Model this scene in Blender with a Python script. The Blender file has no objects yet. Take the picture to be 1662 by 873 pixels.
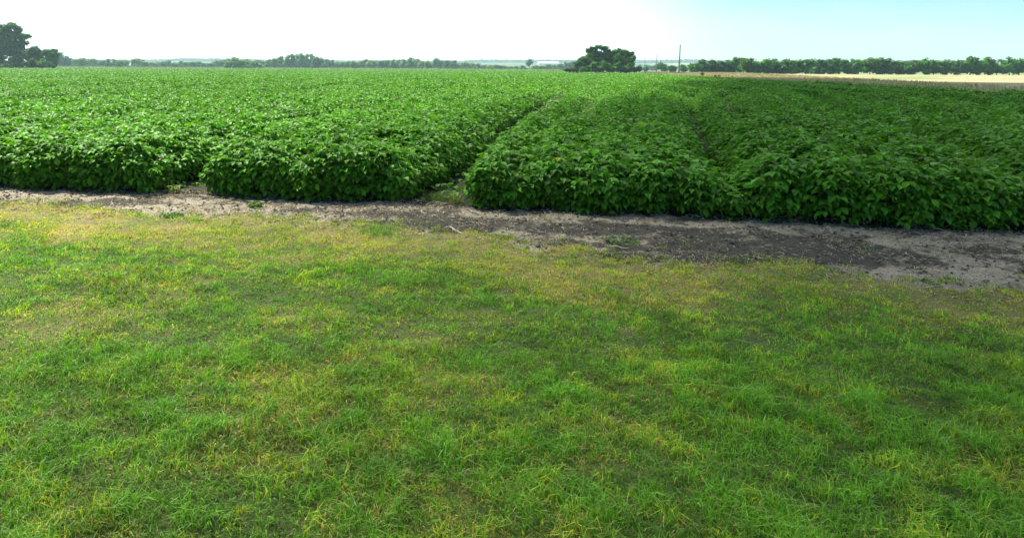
import bpy, math, random
import numpy as np
from math import radians as R, sin, cos, pi, tan
from mathutils import Vector, Matrix

rng = np.random.default_rng(7)
random.seed(7)
sc = bpy.context.scene
COL = sc.collection

# ------------------------------------------------------------ camera / light
CAM_H = 1.65
F = 1150.0                 # focal length in photo pixels (frame is 1662 wide)
PX, PY = 600.0, 221.5      # optical axis in photo pixels
HZ = 110.0                 # horizon at px 600
ROLL = R(0.335)
cam = bpy.data.cameras.new('camera'); co = bpy.data.objects.new('camera', cam); COL.objects.link(co)
cam.sensor_width = 36; cam.lens = 36 * F / 1662
cam.shift_x = (831 - PX) / 1662; cam.shift_y = -(436.5 - PY) / 1662
cam.clip_start = 0.05; cam.clip_end = 20000
PITCH = math.atan((PY - HZ) / F)
CM = Matrix.Rotation(pi / 2 - PITCH, 4, 'X') @ Matrix.Rotation(ROLL, 4, 'Z')
co.matrix_world = Matrix.Translation((0, 0, CAM_H)) @ CM
sc.camera = co

SUN_EL, SUN_AZ = R(54), R(-48)      # azimuth clockwise from +Y (camera looks along +Y)
w = bpy.data.worlds.new("World"); sc.world = w; w.use_nodes = True
nt = w.node_tree; nt.nodes.clear()
out = nt.nodes.new('ShaderNodeOutputWorld'); bg = nt.nodes.new('ShaderNodeBackground')
sky = nt.nodes.new('ShaderNodeTexSky'); sky.sky_type = 'NISHITA'; sky.sun_disc = False
sky.sun_elevation = SUN_EL; sky.sun_rotation = SUN_AZ
sky.air_density = 1.0; sky.dust_density = 0.3; sky.ozone_density = 4.0
bg.inputs[1].default_value = 0.08
# a veil of thin white cloud, thick over most of the sky, torn open low on the right
tc = nt.nodes.new('ShaderNodeTexCoord'); mp = nt.nodes.new('ShaderNodeMapping')
mp.inputs['Scale'].default_value = (1.0, 1.0, 5.0)
nz = nt.nodes.new('ShaderNodeTexNoise'); nz.inputs['Scale'].default_value = 2.2; nz.inputs['Detail'].default_value = 6
nt.links.new(tc.outputs['Generated'], mp.inputs[0]); nt.links.new(mp.outputs[0], nz.inputs[0])
dt = nt.nodes.new('ShaderNodeVectorMath'); dt.operation = 'DOT_PRODUCT'
hv = Vector((0.62, 0.76, 0.13)).normalized(); dt.inputs[1].default_value = hv
nt.links.new(tc.outputs['Generated'], dt.inputs[0])
m1 = nt.nodes.new('ShaderNodeMapRange'); m1.interpolation_type = 'SMOOTHSTEP'
m1.inputs[1].default_value = 0.89; m1.inputs[2].default_value = .99; m1.inputs[3].default_value = 1.0; m1.inputs[4].default_value = 0.1
nt.links.new(dt.outputs['Value'], m1.inputs[0])
ad = nt.nodes.new('ShaderNodeMath'); ad.operation = 'MULTIPLY_ADD'; ad.inputs[1].default_value = 0.9; ad.inputs[2].default_value = -0.45
nt.links.new(nz.outputs[0], ad.inputs[0])
a2 = nt.nodes.new('ShaderNodeMath'); a2.operation = 'ADD'; a2.use_clamp = True
nt.links.new(ad.outputs[0], a2.inputs[0]); nt.links.new(m1.outputs[0], a2.inputs[1])
mx = nt.nodes.new('ShaderNodeMix'); mx.data_type = 'RGBA'
mx.inputs[7].default_value = (9.6, 9.8, 10.0, 1)
ma = nt.nodes.new('ShaderNodeMath'); ma.operation = 'MULTIPLY'; ma.inputs[1].default_value = 0.85
d2 = nt.nodes.new('ShaderNodeVectorMath'); d2.operation = 'DOT_PRODUCT'; d2.inputs[1].default_value = Vector((0, 1, .25)).normalized()
nt.links.new(tc.outputs['Generated'], d2.inputs[0])
m3 = nt.nodes.new('ShaderNodeMapRange'); m3.interpolation_type = 'SMOOTHSTEP'      # the veil lies ahead; behind the viewer the sky is clear
m3.inputs[1].default_value = -.25; m3.inputs[2].default_value = .45
nt.links.new(d2.outputs['Value'], m3.inputs[0])
m4 = nt.nodes.new('ShaderNodeMath'); m4.operation = 'MULTIPLY'
nt.links.new(a2.outputs[0], m4.inputs[0]); nt.links.new(m3.outputs[0], m4.inputs[1])
nt.links.new(m4.outputs[0], ma.inputs[0]); nt.links.new(ma.outputs[0], mx.inputs[0])
sm = nt.nodes.new('ShaderNodeMix'); sm.data_type = 'RGBA'; sm.blend_type = 'MULTIPLY'; sm.inputs[0].default_value = 1
sm.inputs[7].default_value = (.74, .98, 1.03, 1)
nt.links.new(sky.outputs[0], sm.inputs[6]); nt.links.new(sm.outputs[2], mx.inputs[6]); nt.links.new(mx.outputs[2], bg.inputs[0])
nt.links.new(bg.outputs[0], out.inputs[0])

sl = bpy.data.lights.new('sun', 'SUN'); so = bpy.data.objects.new('sun', sl); COL.objects.link(so)
sl.energy = 5.0; sl.angle = R(.95); sl.color = (1.0, 0.95, 0.86)
sd = Vector((sin(SUN_AZ) * cos(SUN_EL), cos(SUN_AZ) * cos(SUN_EL), sin(SUN_EL)))
so.rotation_euler = sd.to_track_quat('Z', 'Y').to_euler(); so.location = (0, 0, 50)

sc.view_settings.view_transform = 'Standard'; sc.view_settings.look = 'None'
sc.view_settings.gamma = 1; sc.view_settings.exposure = 1.12
sc.view_settings.use_curve_mapping = False
sc.cycles.max_bounces = 8; sc.cycles.transparent_max_bounces = 8
sc.cycles.volume_bounces = 0

# ------------------------------------------------------------ pixel helpers
Rm = CM.to_3x3()
def ray(px, py):
    return Rm @ Vector(((px - PX) / F, -(py - PY) / F, -1.0))
def ground(px, py, z=0.0):
    d = ray(px, py); t = (z - CAM_H) / d.z
    return Vector((d.x * t, d.y * t, z))
def at(px, py, D):
    d = ray(px, py); t = D / d.y
    return Vector((d.x * t, D, CAM_H + d.z * t))

# ------------------------------------------------------------ object helpers
def tag(o, label=None, cat=None, group=None, kind=None):
    if label: o['label'] = label
    if cat: o['category'] = cat
    if group: o['group'] = group
    if kind: o['kind'] = kind
    return o
def empty(name, loc=(0, 0, 0), rz=0):
    o = bpy.data.objects.new(name, None); COL.objects.link(o)
    o.location = loc; o.rotation_euler = (0, 0, rz); o.empty_display_size = 0.3
    return o
def mesh_np(name, V, Fc, mat, parent=None, tint=None, smooth=False):
    """V (n,3), Fc (m,k) with k 3 or 4, tint (n,) or (n,3)"""
    V = np.asarray(V, np.float32); Fc = np.asarray(Fc, np.int32)
    me = bpy.data.meshes.new(name); k = Fc.shape[1]; m = len(Fc)
    me.vertices.add(len(V)); me.vertices.foreach_set('co', V.ravel())
    me.loops.add(m * k); me.loops.foreach_set('vertex_index', Fc.ravel())
    me.polygons.add(m)
    me.polygons.foreach_set('loop_start', np.arange(0, m * k, k, dtype=np.int32))
    me.polygons.foreach_set('use_smooth', np.full(m, smooth, bool))
    me.update(calc_edges=True)
    if tint is not None:
        a = me.attributes.new('tint', 'FLOAT_VECTOR', 'POINT')
        a.data.foreach_set('vector', np.asarray(tint, np.float32).ravel())
    me.materials.append(mat)
    o = bpy.data.objects.new(name, me); COL.objects.link(o)
    if parent: o.parent = parent
    return o

# value noise -----------------------------------------------------------
_L = rng.random((256, 256)).astype(np.float32)
def vnoise(x, y, s=1.0, seed=0):
    x = np.asarray(x, np.float64) / s + seed * 17.31 + 1000; y = np.asarray(y, np.float64) / s + seed * 9.77 + 1000
    xi = np.floor(x).astype(int); yi = np.floor(y).astype(int)
    fx = x - xi; fy = y - yi; fx = fx * fx * (3 - 2 * fx); fy = fy * fy * (3 - 2 * fy)
    g = lambda i, j: _L[i & 255, j & 255]
    return ((g(xi, yi) * (1 - fx) + g(xi + 1, yi) * fx) * (1 - fy) + (g(xi, yi + 1) * (1 - fx) + g(xi + 1, yi + 1) * fx) * fy) * 2 - 1
def sstep(a, b, x):
    t = np.clip((x - a) / (b - a), 0, 1); return t * t * (3 - 2 * t)

# ------------------------------------------------------------ materials
def newmat(name):
    m = bpy.data.materials.new(name); m.use_nodes = True
    n = m.node_tree; b = n.nodes['Principled BSDF']; return m, n, b
def leaf_mat(name, rough=0.5, trans=0.3, spec=0.5):
    m, n, b = newmat(name)
    at_ = n.nodes.new('ShaderNodeAttribute'); at_.attribute_name = 'tint'
    n.links.new(at_.outputs['Color'], b.inputs['Base Color'])
    b.inputs['Roughness'].default_value = rough
    b.inputs['Specular IOR Level'].default_value = spec
    tr = n.nodes.new('ShaderNodeBsdfTranslucent')
    mul = n.nodes.new('ShaderNodeMix'); mul.data_type = 'RGBA'; mul.blend_type = 'MULTIPLY'; mul.inputs[0].default_value = 1
    mul.inputs[7].default_value = (1.5, 1.6, 0.6, 1)
    n.links.new(at_.outputs['Color'], mul.inputs[6]); n.links.new(mul.outputs[2], tr.inputs[0])
    ms = n.nodes.new('ShaderNodeMixShader'); ms.inputs[0].default_value = trans
    n.links.new(b.outputs[0], ms.inputs[1]); n.links.new(tr.outputs[0], ms.inputs[2])
    n.links.new(ms.outputs[0], n.nodes['Material Output'].inputs[0])
    return m
def plain_mat(name, col, rough=0.85, noise=None, scale=5.0, bump=0.0):
    m, n, b = newmat(name); b.inputs['Roughness'].default_value = rough
    b.inputs['Base Color'].default_value = (*col, 1)
    if noise:
        t = n.nodes.new('ShaderNodeTexCoord'); q = n.nodes.new('ShaderNodeTexNoise')
        q.inputs['Scale'].default_value = scale; q.inputs['Detail'].default_value = 8
        n.links.new(t.outputs['Object'], q.inputs[0])
        x = n.nodes.new('ShaderNodeMix'); x.data_type = 'RGBA'
        x.inputs[6].default_value = (*col, 1); x.inputs[7].default_value = (*noise, 1)
        r = n.nodes.new('ShaderNodeMapRange'); r.inputs[1].default_value = .35; r.inputs[2].default_value = .65
        n.links.new(q.outputs[0], r.inputs[0]); n.links.new(r.outputs[0], x.inputs[0]); n.links.new(x.outputs[2], b.inputs['Base Color'])
        if bump:
            bp = n.nodes.new('ShaderNodeBump'); bp.inputs['Strength'].default_value = bump
            n.links.new(q.outputs[0], bp.inputs['Height']); n.links.new(bp.outputs[0], b.inputs['Normal'])
    return m
def tint_mat(name, rough=0.9, scale=60, bump=0.5, dist=0.01):
    """colour from the tint attribute, broken up by fine noise"""
    m, n, b = newmat(name); b.inputs['Roughness'].default_value = rough; b.inputs['Specular IOR Level'].default_value = .25
    a = n.nodes.new('ShaderNodeAttribute'); a.attribute_name = 'tint'
    t = n.nodes.new('ShaderNodeTexCoord'); q = n.nodes.new('ShaderNodeTexNoise')
    q.inputs['Scale'].default_value = scale; q.inputs['Detail'].default_value = 10; q.inputs['Roughness'].default_value = .7
    n.links.new(t.outputs['Object'], q.inputs[0])
    r = n.nodes.new('ShaderNodeMapRange'); r.inputs[1].default_value = .3; r.inputs[2].default_value = .7; r.inputs[3].default_value = .35; r.inputs[4].default_value = 1.65
    n.links.new(q.outputs[0], r.inputs[0])
    v = n.nodes.new('ShaderNodeVectorMath'); v.operation = 'SCALE'
    n.links.new(a.outputs['Vector'], v.inputs[0]); n.links.new(r.outputs[0], v.inputs['Scale'])
    n.links.new(v.outputs[0], b.inputs['Base Color'])
    bp = n.nodes.new('ShaderNodeBump'); bp.inputs['Strength'].default_value = bump; bp.inputs['Distance'].default_value = dist
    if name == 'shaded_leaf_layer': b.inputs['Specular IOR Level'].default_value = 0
    n.links.new(q.outputs[0], bp.inputs['Height']); n.links.new(bp.outputs[0], b.inputs['Normal'])
    return m

M_BEAN = leaf_mat('soybean_leaf', .55, .22, .22)
M_TREE = leaf_mat('tree_leaf', .6, .3, .25)
M_GRASS = leaf_mat('grass_blade', .55, .3, .35)
M_BARK = plain_mat('bark', (.11, .09, .07), .95, (.05, .04, .035), 6, .4)
M_POLE = plain_mat('weathered_pole_wood', (.27, .27, .29), .9, (.17, .17, .18), 9, .2)
M_SOIL = tint_mat('soil', .95, 55, .9, .02)
M_LAWN = tint_mat('lawn_floor', .95, 70, .8, .01)
M_STRAW = leaf_mat('dead_straw', .8, .05, .2)
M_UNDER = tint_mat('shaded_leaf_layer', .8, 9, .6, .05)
M_FAR = tint_mat('far_land', .95, .01, .0)

# ------------------------------------------------------------ leaf geometry
def diamonds(P, az, pitch, roll, L, W, tint, detail=False, droop=.25):
    """P (n,3) base points -> leaf blades. returns V,F,T"""
    n = len(P)
    d = np.stack([np.cos(pitch) * np.cos(az), np.cos(pitch) * np.sin(az), np.sin(pitch)], 1)
    s0 = np.stack([-np.sin(az), np.cos(az), np.zeros(n)], 1)
    n0 = np.cross(d, s0)
    s = s0 * np.cos(roll)[:, None] + n0 * np.sin(roll)[:, None]
    nn = np.cross(d, s)                       # points up for small pitch/roll
    L = L[:, None]; W = W[:, None]
    if detail:
        pts = [(0, 0, 0), (.34, .2, .05), (.5, .45, .06), (.3, .76, .0), (0, 1, -droop), (-.3, .76, .0), (-.5, .45, .06), (-.34, .2, .05), (0, .45, -.04)]
        tri = [(8, i, (i + 1) % 8) for i in range(8)]
    else:
        pts = [(0, 0, 0), (.5, .42, .05), (0, 1, -droop), (-.5, .42, .05)]
        tri = [(0, 1, 2), (0, 2, 3)]
    V = np.stack([P + d * L * b + s * W * a + nn * L * c for a, b, c in pts], 1)
    k = len(pts)
    Fc = (np.arange(n)[:, None, None] * k + np.array(tri)[None]).reshape(-1, 3)
    T = np.repeat(tint, k, axis=0)
    return V.reshape(-1, 3), Fc, T
class Acc:
    def __init__(s): s.V = []; s.F = []; s.T = []; s.n = 0
    def add(s, V, Fc, T):
        s.V.append(V); s.F.append(Fc + s.n); s.T.append(T); s.n += len(V)
    def build(s, name, mat, parent=None, smooth=False):
        return mesh_np(name, np.concatenate(s.V), np.concatenate(s.F), mat, parent, np.concatenate(s.T), smooth)
def tube(pts, rad, sides=6):
    pts = [Vector(p) for p in pts]; V = []; Fc = []
    for i, p in enumerate(pts):
        a = pts[max(0, i - 1)]; b = pts[min(len(pts) - 1, i + 1)]
        q = (b - a).to_track_quat('Z', 'Y')
        for j in range(sides):
            t = 2 * pi * j / sides
            V.append(p + q @ Vector((cos(t) * rad[i], sin(t) * rad[i], 0)))
    for i in range(len(pts) - 1):
        for j in range(sides):
            a = i * sides + j; b = i * sides + (j + 1) % sides
            Fc.append((a, b, b + sides)); Fc.append((a, b + sides, a + sides))
    n0 = len(V); V.append(pts[0]); V.append(pts[-1])
    for j in range(sides):
        Fc.append((n0, (j + 1) % sides, j)); m = (len(pts) - 1) * sides
        Fc.append((n0 + 1, m + j, m + (j + 1) % sides))
    return np.array([tuple(v) for v in V]), np.array(Fc)

# ============================================================ field layout
def edge_D(X): return 8.5 - 0.2 * X + .13 * vnoise(X, 0, .8, 3) + .09 * vnoise(X, 0, .25, 4)
def rowX(X, D):
    t = np.maximum(D - 8.5, -3); tf = np.minimum(t, 32)
    return (X - .287 * t) / (1 + .033 * tf), (1 + .033 * tf)
def insideness(X, D):
    e = D - edge_D(X)
    X0, sc_ = rowX(X, D)
    g = np.abs((X0 - .83 + 1.715) % 3.43 - 1.715) * .96
    gi = np.round((X0 - .83) / 3.43)
    nz_ = vnoise(gi * 7.7, e, 4.0, 6)
    mid = np.where(gi == 0, .19 + .04 * nz_,                                     # the long open track right of centre
          np.where(gi == -1, .08 + .22 * np.exp(-((e - 10.5) / 3.2) ** 2), .14 + .14 * nz_))
    mid = mid + .13 * sstep(5, 9, e) * (gi == 0) - .40 * sstep(26, 42, e) - .12 * sstep(14, 40, e) * (gi < 0)
    front = np.where(gi == 0, .37, np.where(gi < 0, .35, .03))
    wo = front + (mid - front) * sstep(.7, 2.2, e) + .05 * vnoise(X0 * 3, e, .9, 5) * sstep(.5, 2, e) + .05 * vnoise(X, e, .22, 15)
    X2 = (X0 - 1.83 + 1.715) % 3.43 - 1.715; g2 = np.abs(X2) * .96
    w2 = np.where((e > 9) & (X0 > 1.2), .20 + .10 * nz_ + .05 * vnoise(X, e, .3, 17) - .45 * sstep(26, 44, e), -.5)
    w2 = w2 - .3 * (1 - sstep(9, 14, e))
    S = np.minimum(np.minimum(e, g - wo), g2 - w2)
    return S, e, X0, np.where((e > 9) & (X0 > 1.2), np.minimum(g, g2), g)
def canopy(X, D):
    S, e, X0, g = insideness(X, D)
    H = .64 + .05 * vnoise(X, D, 1.7, 1) + .07 * vnoise(X, D, .30, 2) + .05 * vnoise(X, D, 9, 8)
    row = np.abs((X0 / .686) % 1 - .5) * 2                     # 1 on a row line, 0 between rows
    dep = .09 + .04 * sstep(3, 8, e) + .12 * vnoise(X0 * 2, D, 3.5, 9) + .24 * sstep(.9, 2.5, X0) * sstep(4, 10, e)
    H = H - np.maximum(dep, .01) * (1 - row) ** 2.2
    H = H - (.34 + .22 * vnoise(X0, D, 6, 16) * sstep(8, 16, e)) * np.exp(-(g / (.20 + .12 * sstep(12, 30, e))) ** 2) * (.3 + .7 * sstep(12, 24, e)) - .14 * sstep(.1, .7, vnoise(X, D, .7, 14))
    gi = np.round((X0 - .83) / 3.43)
    vf = np.where(gi == 0, 1 - .5 * sstep(16, 40, e), np.where(gi == -1, np.maximum(1 - sstep(1.2, 3.5, e), np.exp(-((e - 10.5) / 3.5) ** 2)), .5 * (gi > 0)))
    H = H * (1 - .50 * vf * (1 - sstep(.12, .60, g)))
    f = np.sqrt(np.clip(1 - (1 - np.clip(S, 0, .38) / .38) ** 2, 0, 1))
    return H * (.62 + .38 * f), S, e
def far_D(u):
    """how far away the crop ends, by direction (u = X/D)"""
    px = 600 + u * F
    return np.interp(px, [-400, 80, 100, 880, 905, 935, 1035, 1080], [330, 335, 590, 590, 390, 246, 216, 230])
def in_field(X, D):
    return (D < far_D(X / D)) & (X < 26 + .261 * D)

def bean_tint(n, X=None, D=None, k=0):
    base = np.array([.088, .255, .016])
    b = rng.normal(1.0, .30, n).clip(.5, 1.7)[:, None]
    T = base * b
    yel = rng.random(n)[:, None] ** 3
    T = T * (1 - .5 * yel) + np.array([.17, .33, .015]) * .5 * yel
    if X is not None:
        v = (1 + .12 * vnoise(X, D, 2.5, 11) + .08 * vnoise(X, D, 12, 12))[:, None]
        T = T * v
    rare = rng.random(n) < .0012
    T[rare] = [.30, .33, .04]
    return T

acc = Acc()
U0, U1 = -.78, 1.16
def sample(Da, Db, n, mode='area'):
    u = rng.uniform(U0, U1, n)
    if mode == 'area': D = np.sqrt(rng.uniform(Da * Da, Db * Db, n))
    else: D = 1 / rng.uniform(1 / Db, 1 / Da, n)
    X = u * D; k = in_field(X, D)
    return X[k], D[k]
def triples(X, D, Z, az, pitch0, pitchs, rolls, size, detail):
    n = len(X); t0 = bean_tint(n, X, D)
    for off in (-1.15, 0, 1.15):
        a = az + off + rng.normal(0, .15, n)
        P = np.stack([X, D, Z], 1) + np.stack([np.cos(a), np.sin(a), np.zeros(n)], 1) * .012
        L = size * rng.uniform(.75, 1.25, n); W = L * rng.uniform(.60, .76, n)
        pt = pitch0 + rng.normal(0, pitchs, n)
        T = t0 * rng.normal(1, .08, n).clip(.8, 1.2)[:, None]
        acc.add(*diamonds(P, a, pt, rng.normal(0, rolls, n), L, W, T, detail))
# near canopy tops
def tops(Da, Db, n, size, detail, depth=.10):
    X, D = sample(Da, Db, n)
    h, S, e = canopy(X, D); k = (S > .0) | ((e > .5) & (rng.random(len(X)) < .10))
    h = np.where(S < 0, rng.uniform(.03, .16, len(X)), h)
    X, D, h, S = X[k], D[k], h[k], S[k]
    Z = np.maximum(h - rng.exponential(depth, len(X)) + rng.normal(0, .015, len(X)), .03)
    lift = rng.random(len(X)) < .08
    Z = Z + lift * rng.uniform(.02, .12, len(X))
    triples(X, D, Z, rng.uniform(0, 2 * pi, len(X)), -.12, .30, .32, size, detail)
tops(6, 15, 58000, .091, True)
tops(15, 38, 155000, .112, False)
# walls (front edge and both flanks of the open gaps)
def walls(Da, Db, n, size, detail):
    X, D = sample(Da, Db, n)
    h, S, e = canopy(X, D); k = (S > -.01) & (S < .36)
    X, D, h, S = X[k], D[k], h[k], S[k]
    d_ = .03
    gx = (insideness(X + d_, D)[0] - insideness(X - d_, D)[0]); gy = (insideness(X, D + d_)[0] - insideness(X, D - d_)[0])
    az = np.arctan2(-gy, -gx)
    q = rng.random(len(X)) ** .8
    Z = .05 + q * (h - .03)
    # the base tucks in a little, the belly bulges over the soil
    keep = S > .07 * (1 - sstep(.0, .22, Z))
    X, D, Z, az = X[keep], D[keep], Z[keep], az[keep]
    triples(X, D, Z, az + rng.normal(0, 1.1, len(X)), -.32, .30, .28, size, detail)
walls(6, 13, 200000, .090, True)
walls(13, 34, 110000, .11, False)
# farther canopy: single leaves, coarser with distance
def far_tops(Da, Db, n, fs, mode, tilt=.4):
    X, D = sample(Da, Db, n, mode)
    h, S, e = canopy(X, D)
    Z = h - rng.exponential(.05, len(X)); k = (S > 0) | (rng.random(len(X)) < .1); X, D, Z = X[k], D[k], Z[k]
    L = fs(D) * rng.uniform(.7, 1.3, len(X))
    n = len(X)
    acc.add(*diamonds(np.stack([X, D, Z], 1), rng.uniform(0, 2 * pi, n), rng.normal(-.1, tilt, n), rng.normal(0, tilt, n), L, L * .8, bean_tint(n, X, D)))
far_tops(38, 95, 330000, lambda D: .13 + .0012 * (D - 38), 'area', .42)
far_tops(95, 600, 300000, lambda D: .20 + .0013 * (D - 95), 'inv', .32)
# stems low in the walls
for _ in range(700):
    X = rng.uniform(-9, 9); D = float(edge_D(X)) + rng.uniform(.1, .5)
    if canopy(np.array([X]), np.array([D]))[1][0] < .06: continue
    z = rng.uniform(.2, .45); lean = rng.normal(0, .05, 2)
    V, Fc = tube([(X, D, -.02), (X + lean[0], D + lean[1], z)], [.004, .003], 4)
    acc.add(V, Fc, np.tile([.09, .12, .04], (len(V), 1)))
# shaded inner layer
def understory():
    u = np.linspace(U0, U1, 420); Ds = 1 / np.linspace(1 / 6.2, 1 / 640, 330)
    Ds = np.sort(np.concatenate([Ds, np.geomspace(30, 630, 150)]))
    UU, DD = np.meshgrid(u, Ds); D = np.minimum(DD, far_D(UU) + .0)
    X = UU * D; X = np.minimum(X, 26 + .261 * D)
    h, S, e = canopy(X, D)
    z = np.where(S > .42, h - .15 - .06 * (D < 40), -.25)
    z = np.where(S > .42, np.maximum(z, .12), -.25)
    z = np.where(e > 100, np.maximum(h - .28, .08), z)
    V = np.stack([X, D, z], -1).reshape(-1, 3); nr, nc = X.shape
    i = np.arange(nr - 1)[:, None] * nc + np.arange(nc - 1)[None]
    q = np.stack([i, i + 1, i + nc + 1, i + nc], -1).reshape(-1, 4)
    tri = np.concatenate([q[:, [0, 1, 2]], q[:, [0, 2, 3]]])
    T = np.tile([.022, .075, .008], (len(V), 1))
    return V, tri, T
UND = understory()

# ============================================================ GROUND
def grid(x0, x1, y0, y1, nx, ny, zf):
    X, Y = np.meshgrid(np.linspace(x0, x1, nx), np.linspace(y0, y1, ny)); Z = zf(X, Y)
    V = np.stack([X, Y, Z], -1).reshape(-1, 3)
    i = np.arange(ny - 1)[:, None] * nx + np.arange(nx - 1)[None]
    return V, np.stack([i, i + 1, i + nx + 1, i + nx], -1).reshape(-1, 4)
def soil_z(X, Y):
    return .014 * vnoise(X, Y, .5, 20) + .013 * vnoise(X, Y, .13, 21) + .012 * vnoise(X, Y, .06, 22)
def grass_edge(X): return 7.2 - .27 * X - .7 * sstep(1.2, 3.6, X) + .3 * sstep(1.5, 3.5, X) * vnoise(X, 0, .45, 32) + .22 * vnoise(X, 0, .9, 30) + .12 * vnoise(X, 0, .3, 31)
def lawn_in(X, Y):
    return grass_edge(X) - Y + .16 * vnoise(X, Y, .5, 35) + .16 * vnoise(X, Y, .22, 33) + .08 * vnoise(X, Y, .08, 34)

# big sheet with hills
HP = [(-500, 3), (60, 4), (250, 8), (300, 10.0), (350, 9), (430, 7), (740, 7.5), (775, 9.5), (830, 9.8), (930, 10.5), (1020, 10.5), (1060, 10), (1110, 12.2), (1160, 11), (1300, 10), (1500, 12), (1800, 10)]
def hill_z(X, Y):
    D = np.maximum(Y, 1.0); px = 600 + F * np.clip(X / D, -1.5, 1.5)
    p = np.interp(px, [a for a, b in HP], [b for a, b in HP]) + .5 * vnoise(px, 0, 40, 40)
    zr = (p / F) * 2900
    t = sstep(1100, 2900, D) * (1 - .7 * sstep(3000, 4300, D))
    return zr * t * (1 + .18 * vnoise(X, Y, 300, 41))
us = np.linspace(-6000, 6000, 361); ys = np.concatenate([np.linspace(-300, 0, 6), np.linspace(20, 4600, 200)])
X, Y = np.meshgrid(us, ys)
Z = np.where(Y > 1000, hill_z(X, Y), 0) - .06
V = np.stack([X, Y, Z], -1).reshape(-1, 3); nx = len(us); ny = len(ys)
i = np.arange(ny - 1)[:, None] * nx + np.arange(nx - 1)[None]
q = np.stack([i, i + 1, i + nx + 1, i + nx], -1).reshape(-1, 4)
def far_mat():
    m, n, b = newmat('ground_far'); b.inputs['Roughness'].default_value = 1; b.inputs['Specular IOR Level'].default_value = .1
    t = n.nodes.new('ShaderNodeTexCoord'); mp = n.nodes.new('ShaderNodeMapping'); mp.inputs['Scale'].default_value = (.004, .0022, .0)
    vo = n.nodes.new('ShaderNodeTexVoronoi'); vo.inputs['Scale'].default_value = 1.0
    n.links.new(t.outputs['Object'], mp.inputs[0]); n.links.new(mp.outputs[0], vo.inputs[0])
    sp = n.nodes.new('ShaderNodeSeparateColor'); n.links.new(vo.outputs['Color'], sp.inputs[0])
    cr = n.nodes.new('ShaderNodeValToRGB'); cr.color_ramp.interpolation = 'CONSTANT'
    e = cr.color_ramp.elements; e[0].position = 0; e[0].color = (.07, .13, .04, 1); e[1].position = .35; e[1].color = (.11, .19, .06, 1)
    for p, c in ((.6, (.21, .20, .09, 1)), (.75, (.06, .12, .04, 1)), (.9, (.16, .21, .08, 1))):
        x = e.new(p); x.color = c
    n.links.new(sp.outputs[0], cr.inputs[0]); n.links.new(cr.outputs[0], b.inputs['Base Color'])
    return m
g = mesh_np('ground', V, q, far_mat(), smooth=True); tag(g, kind='structure')

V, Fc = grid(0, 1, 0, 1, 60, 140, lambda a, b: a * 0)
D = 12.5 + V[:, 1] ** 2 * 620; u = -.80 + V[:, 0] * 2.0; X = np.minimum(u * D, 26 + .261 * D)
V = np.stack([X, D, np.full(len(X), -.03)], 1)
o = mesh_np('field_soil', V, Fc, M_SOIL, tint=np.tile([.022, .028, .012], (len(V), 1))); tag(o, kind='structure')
# near soil, bare strip between lawn and crop
V, Fc = grid(-15, 18, -3, 14, 900, 480, soil_z)
X, Y = V[:, 0], V[:, 1]
def spot(px, py, sx, sy):
    p = ground(px, py); return np.exp(-((X - p.x) / sx) ** 2 - ((Y - p.y) / sy) ** 2)
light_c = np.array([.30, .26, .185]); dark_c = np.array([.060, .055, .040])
dk = 1.25 * spot(710, 362, .75, .42) + 1.0 * spot(190, 330, .75, .25) + .55 * spot(290, 318, .5, .3) + .6 * spot(1000, 372, .9, .2) + .6 * spot(560, 345, .5, .15) + .9*spot(1150,400,1.3,.7)
dk = dk + .12 + .6 * vnoise(X, Y, .55, 50) * .8 + .45 * vnoise(X * .6, Y, .14, 51) + .25 * vnoise(X, Y, .05, 52)
dk = dk + .18 * sstep(1.5, 4.5, X)  # shade toward the right, put into the soil colour
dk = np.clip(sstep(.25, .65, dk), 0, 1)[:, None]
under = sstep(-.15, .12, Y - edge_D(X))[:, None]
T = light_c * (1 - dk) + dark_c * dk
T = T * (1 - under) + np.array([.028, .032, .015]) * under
T = T * (1 + .15 * vnoise(X, Y, .09, 53))[:, None]
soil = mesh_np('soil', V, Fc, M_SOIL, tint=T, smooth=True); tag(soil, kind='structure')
# lawn floor (thatch and earth under the grass)
V, Fc = grid(-15, 18, -8, 13.5, 760, 480, lambda X, Y: soil_z(X, Y) + np.clip(lawn_in(X, Y) * .06, -.05, .012))
X, Y = V[:, 0], V[:, 1]
def dryness(X, Y):
    b = grass_edge(X) - Y
    d = .62 * (1 - sstep(.75, 1.9, b + .35 * vnoise(X, Y, .8, 60))) + .30 * vnoise(X, Y, .5, 61) + .22 * vnoise(X, Y, .17, 62) + .10
    d = d + .18 * (b > 1.6) * vnoise(X, Y, 1.1, 63)
    return np.clip(d, 0, 1)
dr = dryness(X, Y)[:, None]
T = np.array([.06, .09, .02]) * (1 - dr) + np.array([.20, .17, .06]) * dr
lawn = mesh_np('lawn_floor', V, Fc, M_LAWN, tint=T, smooth=True); tag(lawn, kind='structure')

# crop object
crop = acc.build('soybean_crop', M_BEAN)
tag(crop, 'dense green soybean crop in long rows filling the field beyond the bare soil', 'soybean crop', kind='stuff')
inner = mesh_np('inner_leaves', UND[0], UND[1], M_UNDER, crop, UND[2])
del acc

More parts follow.
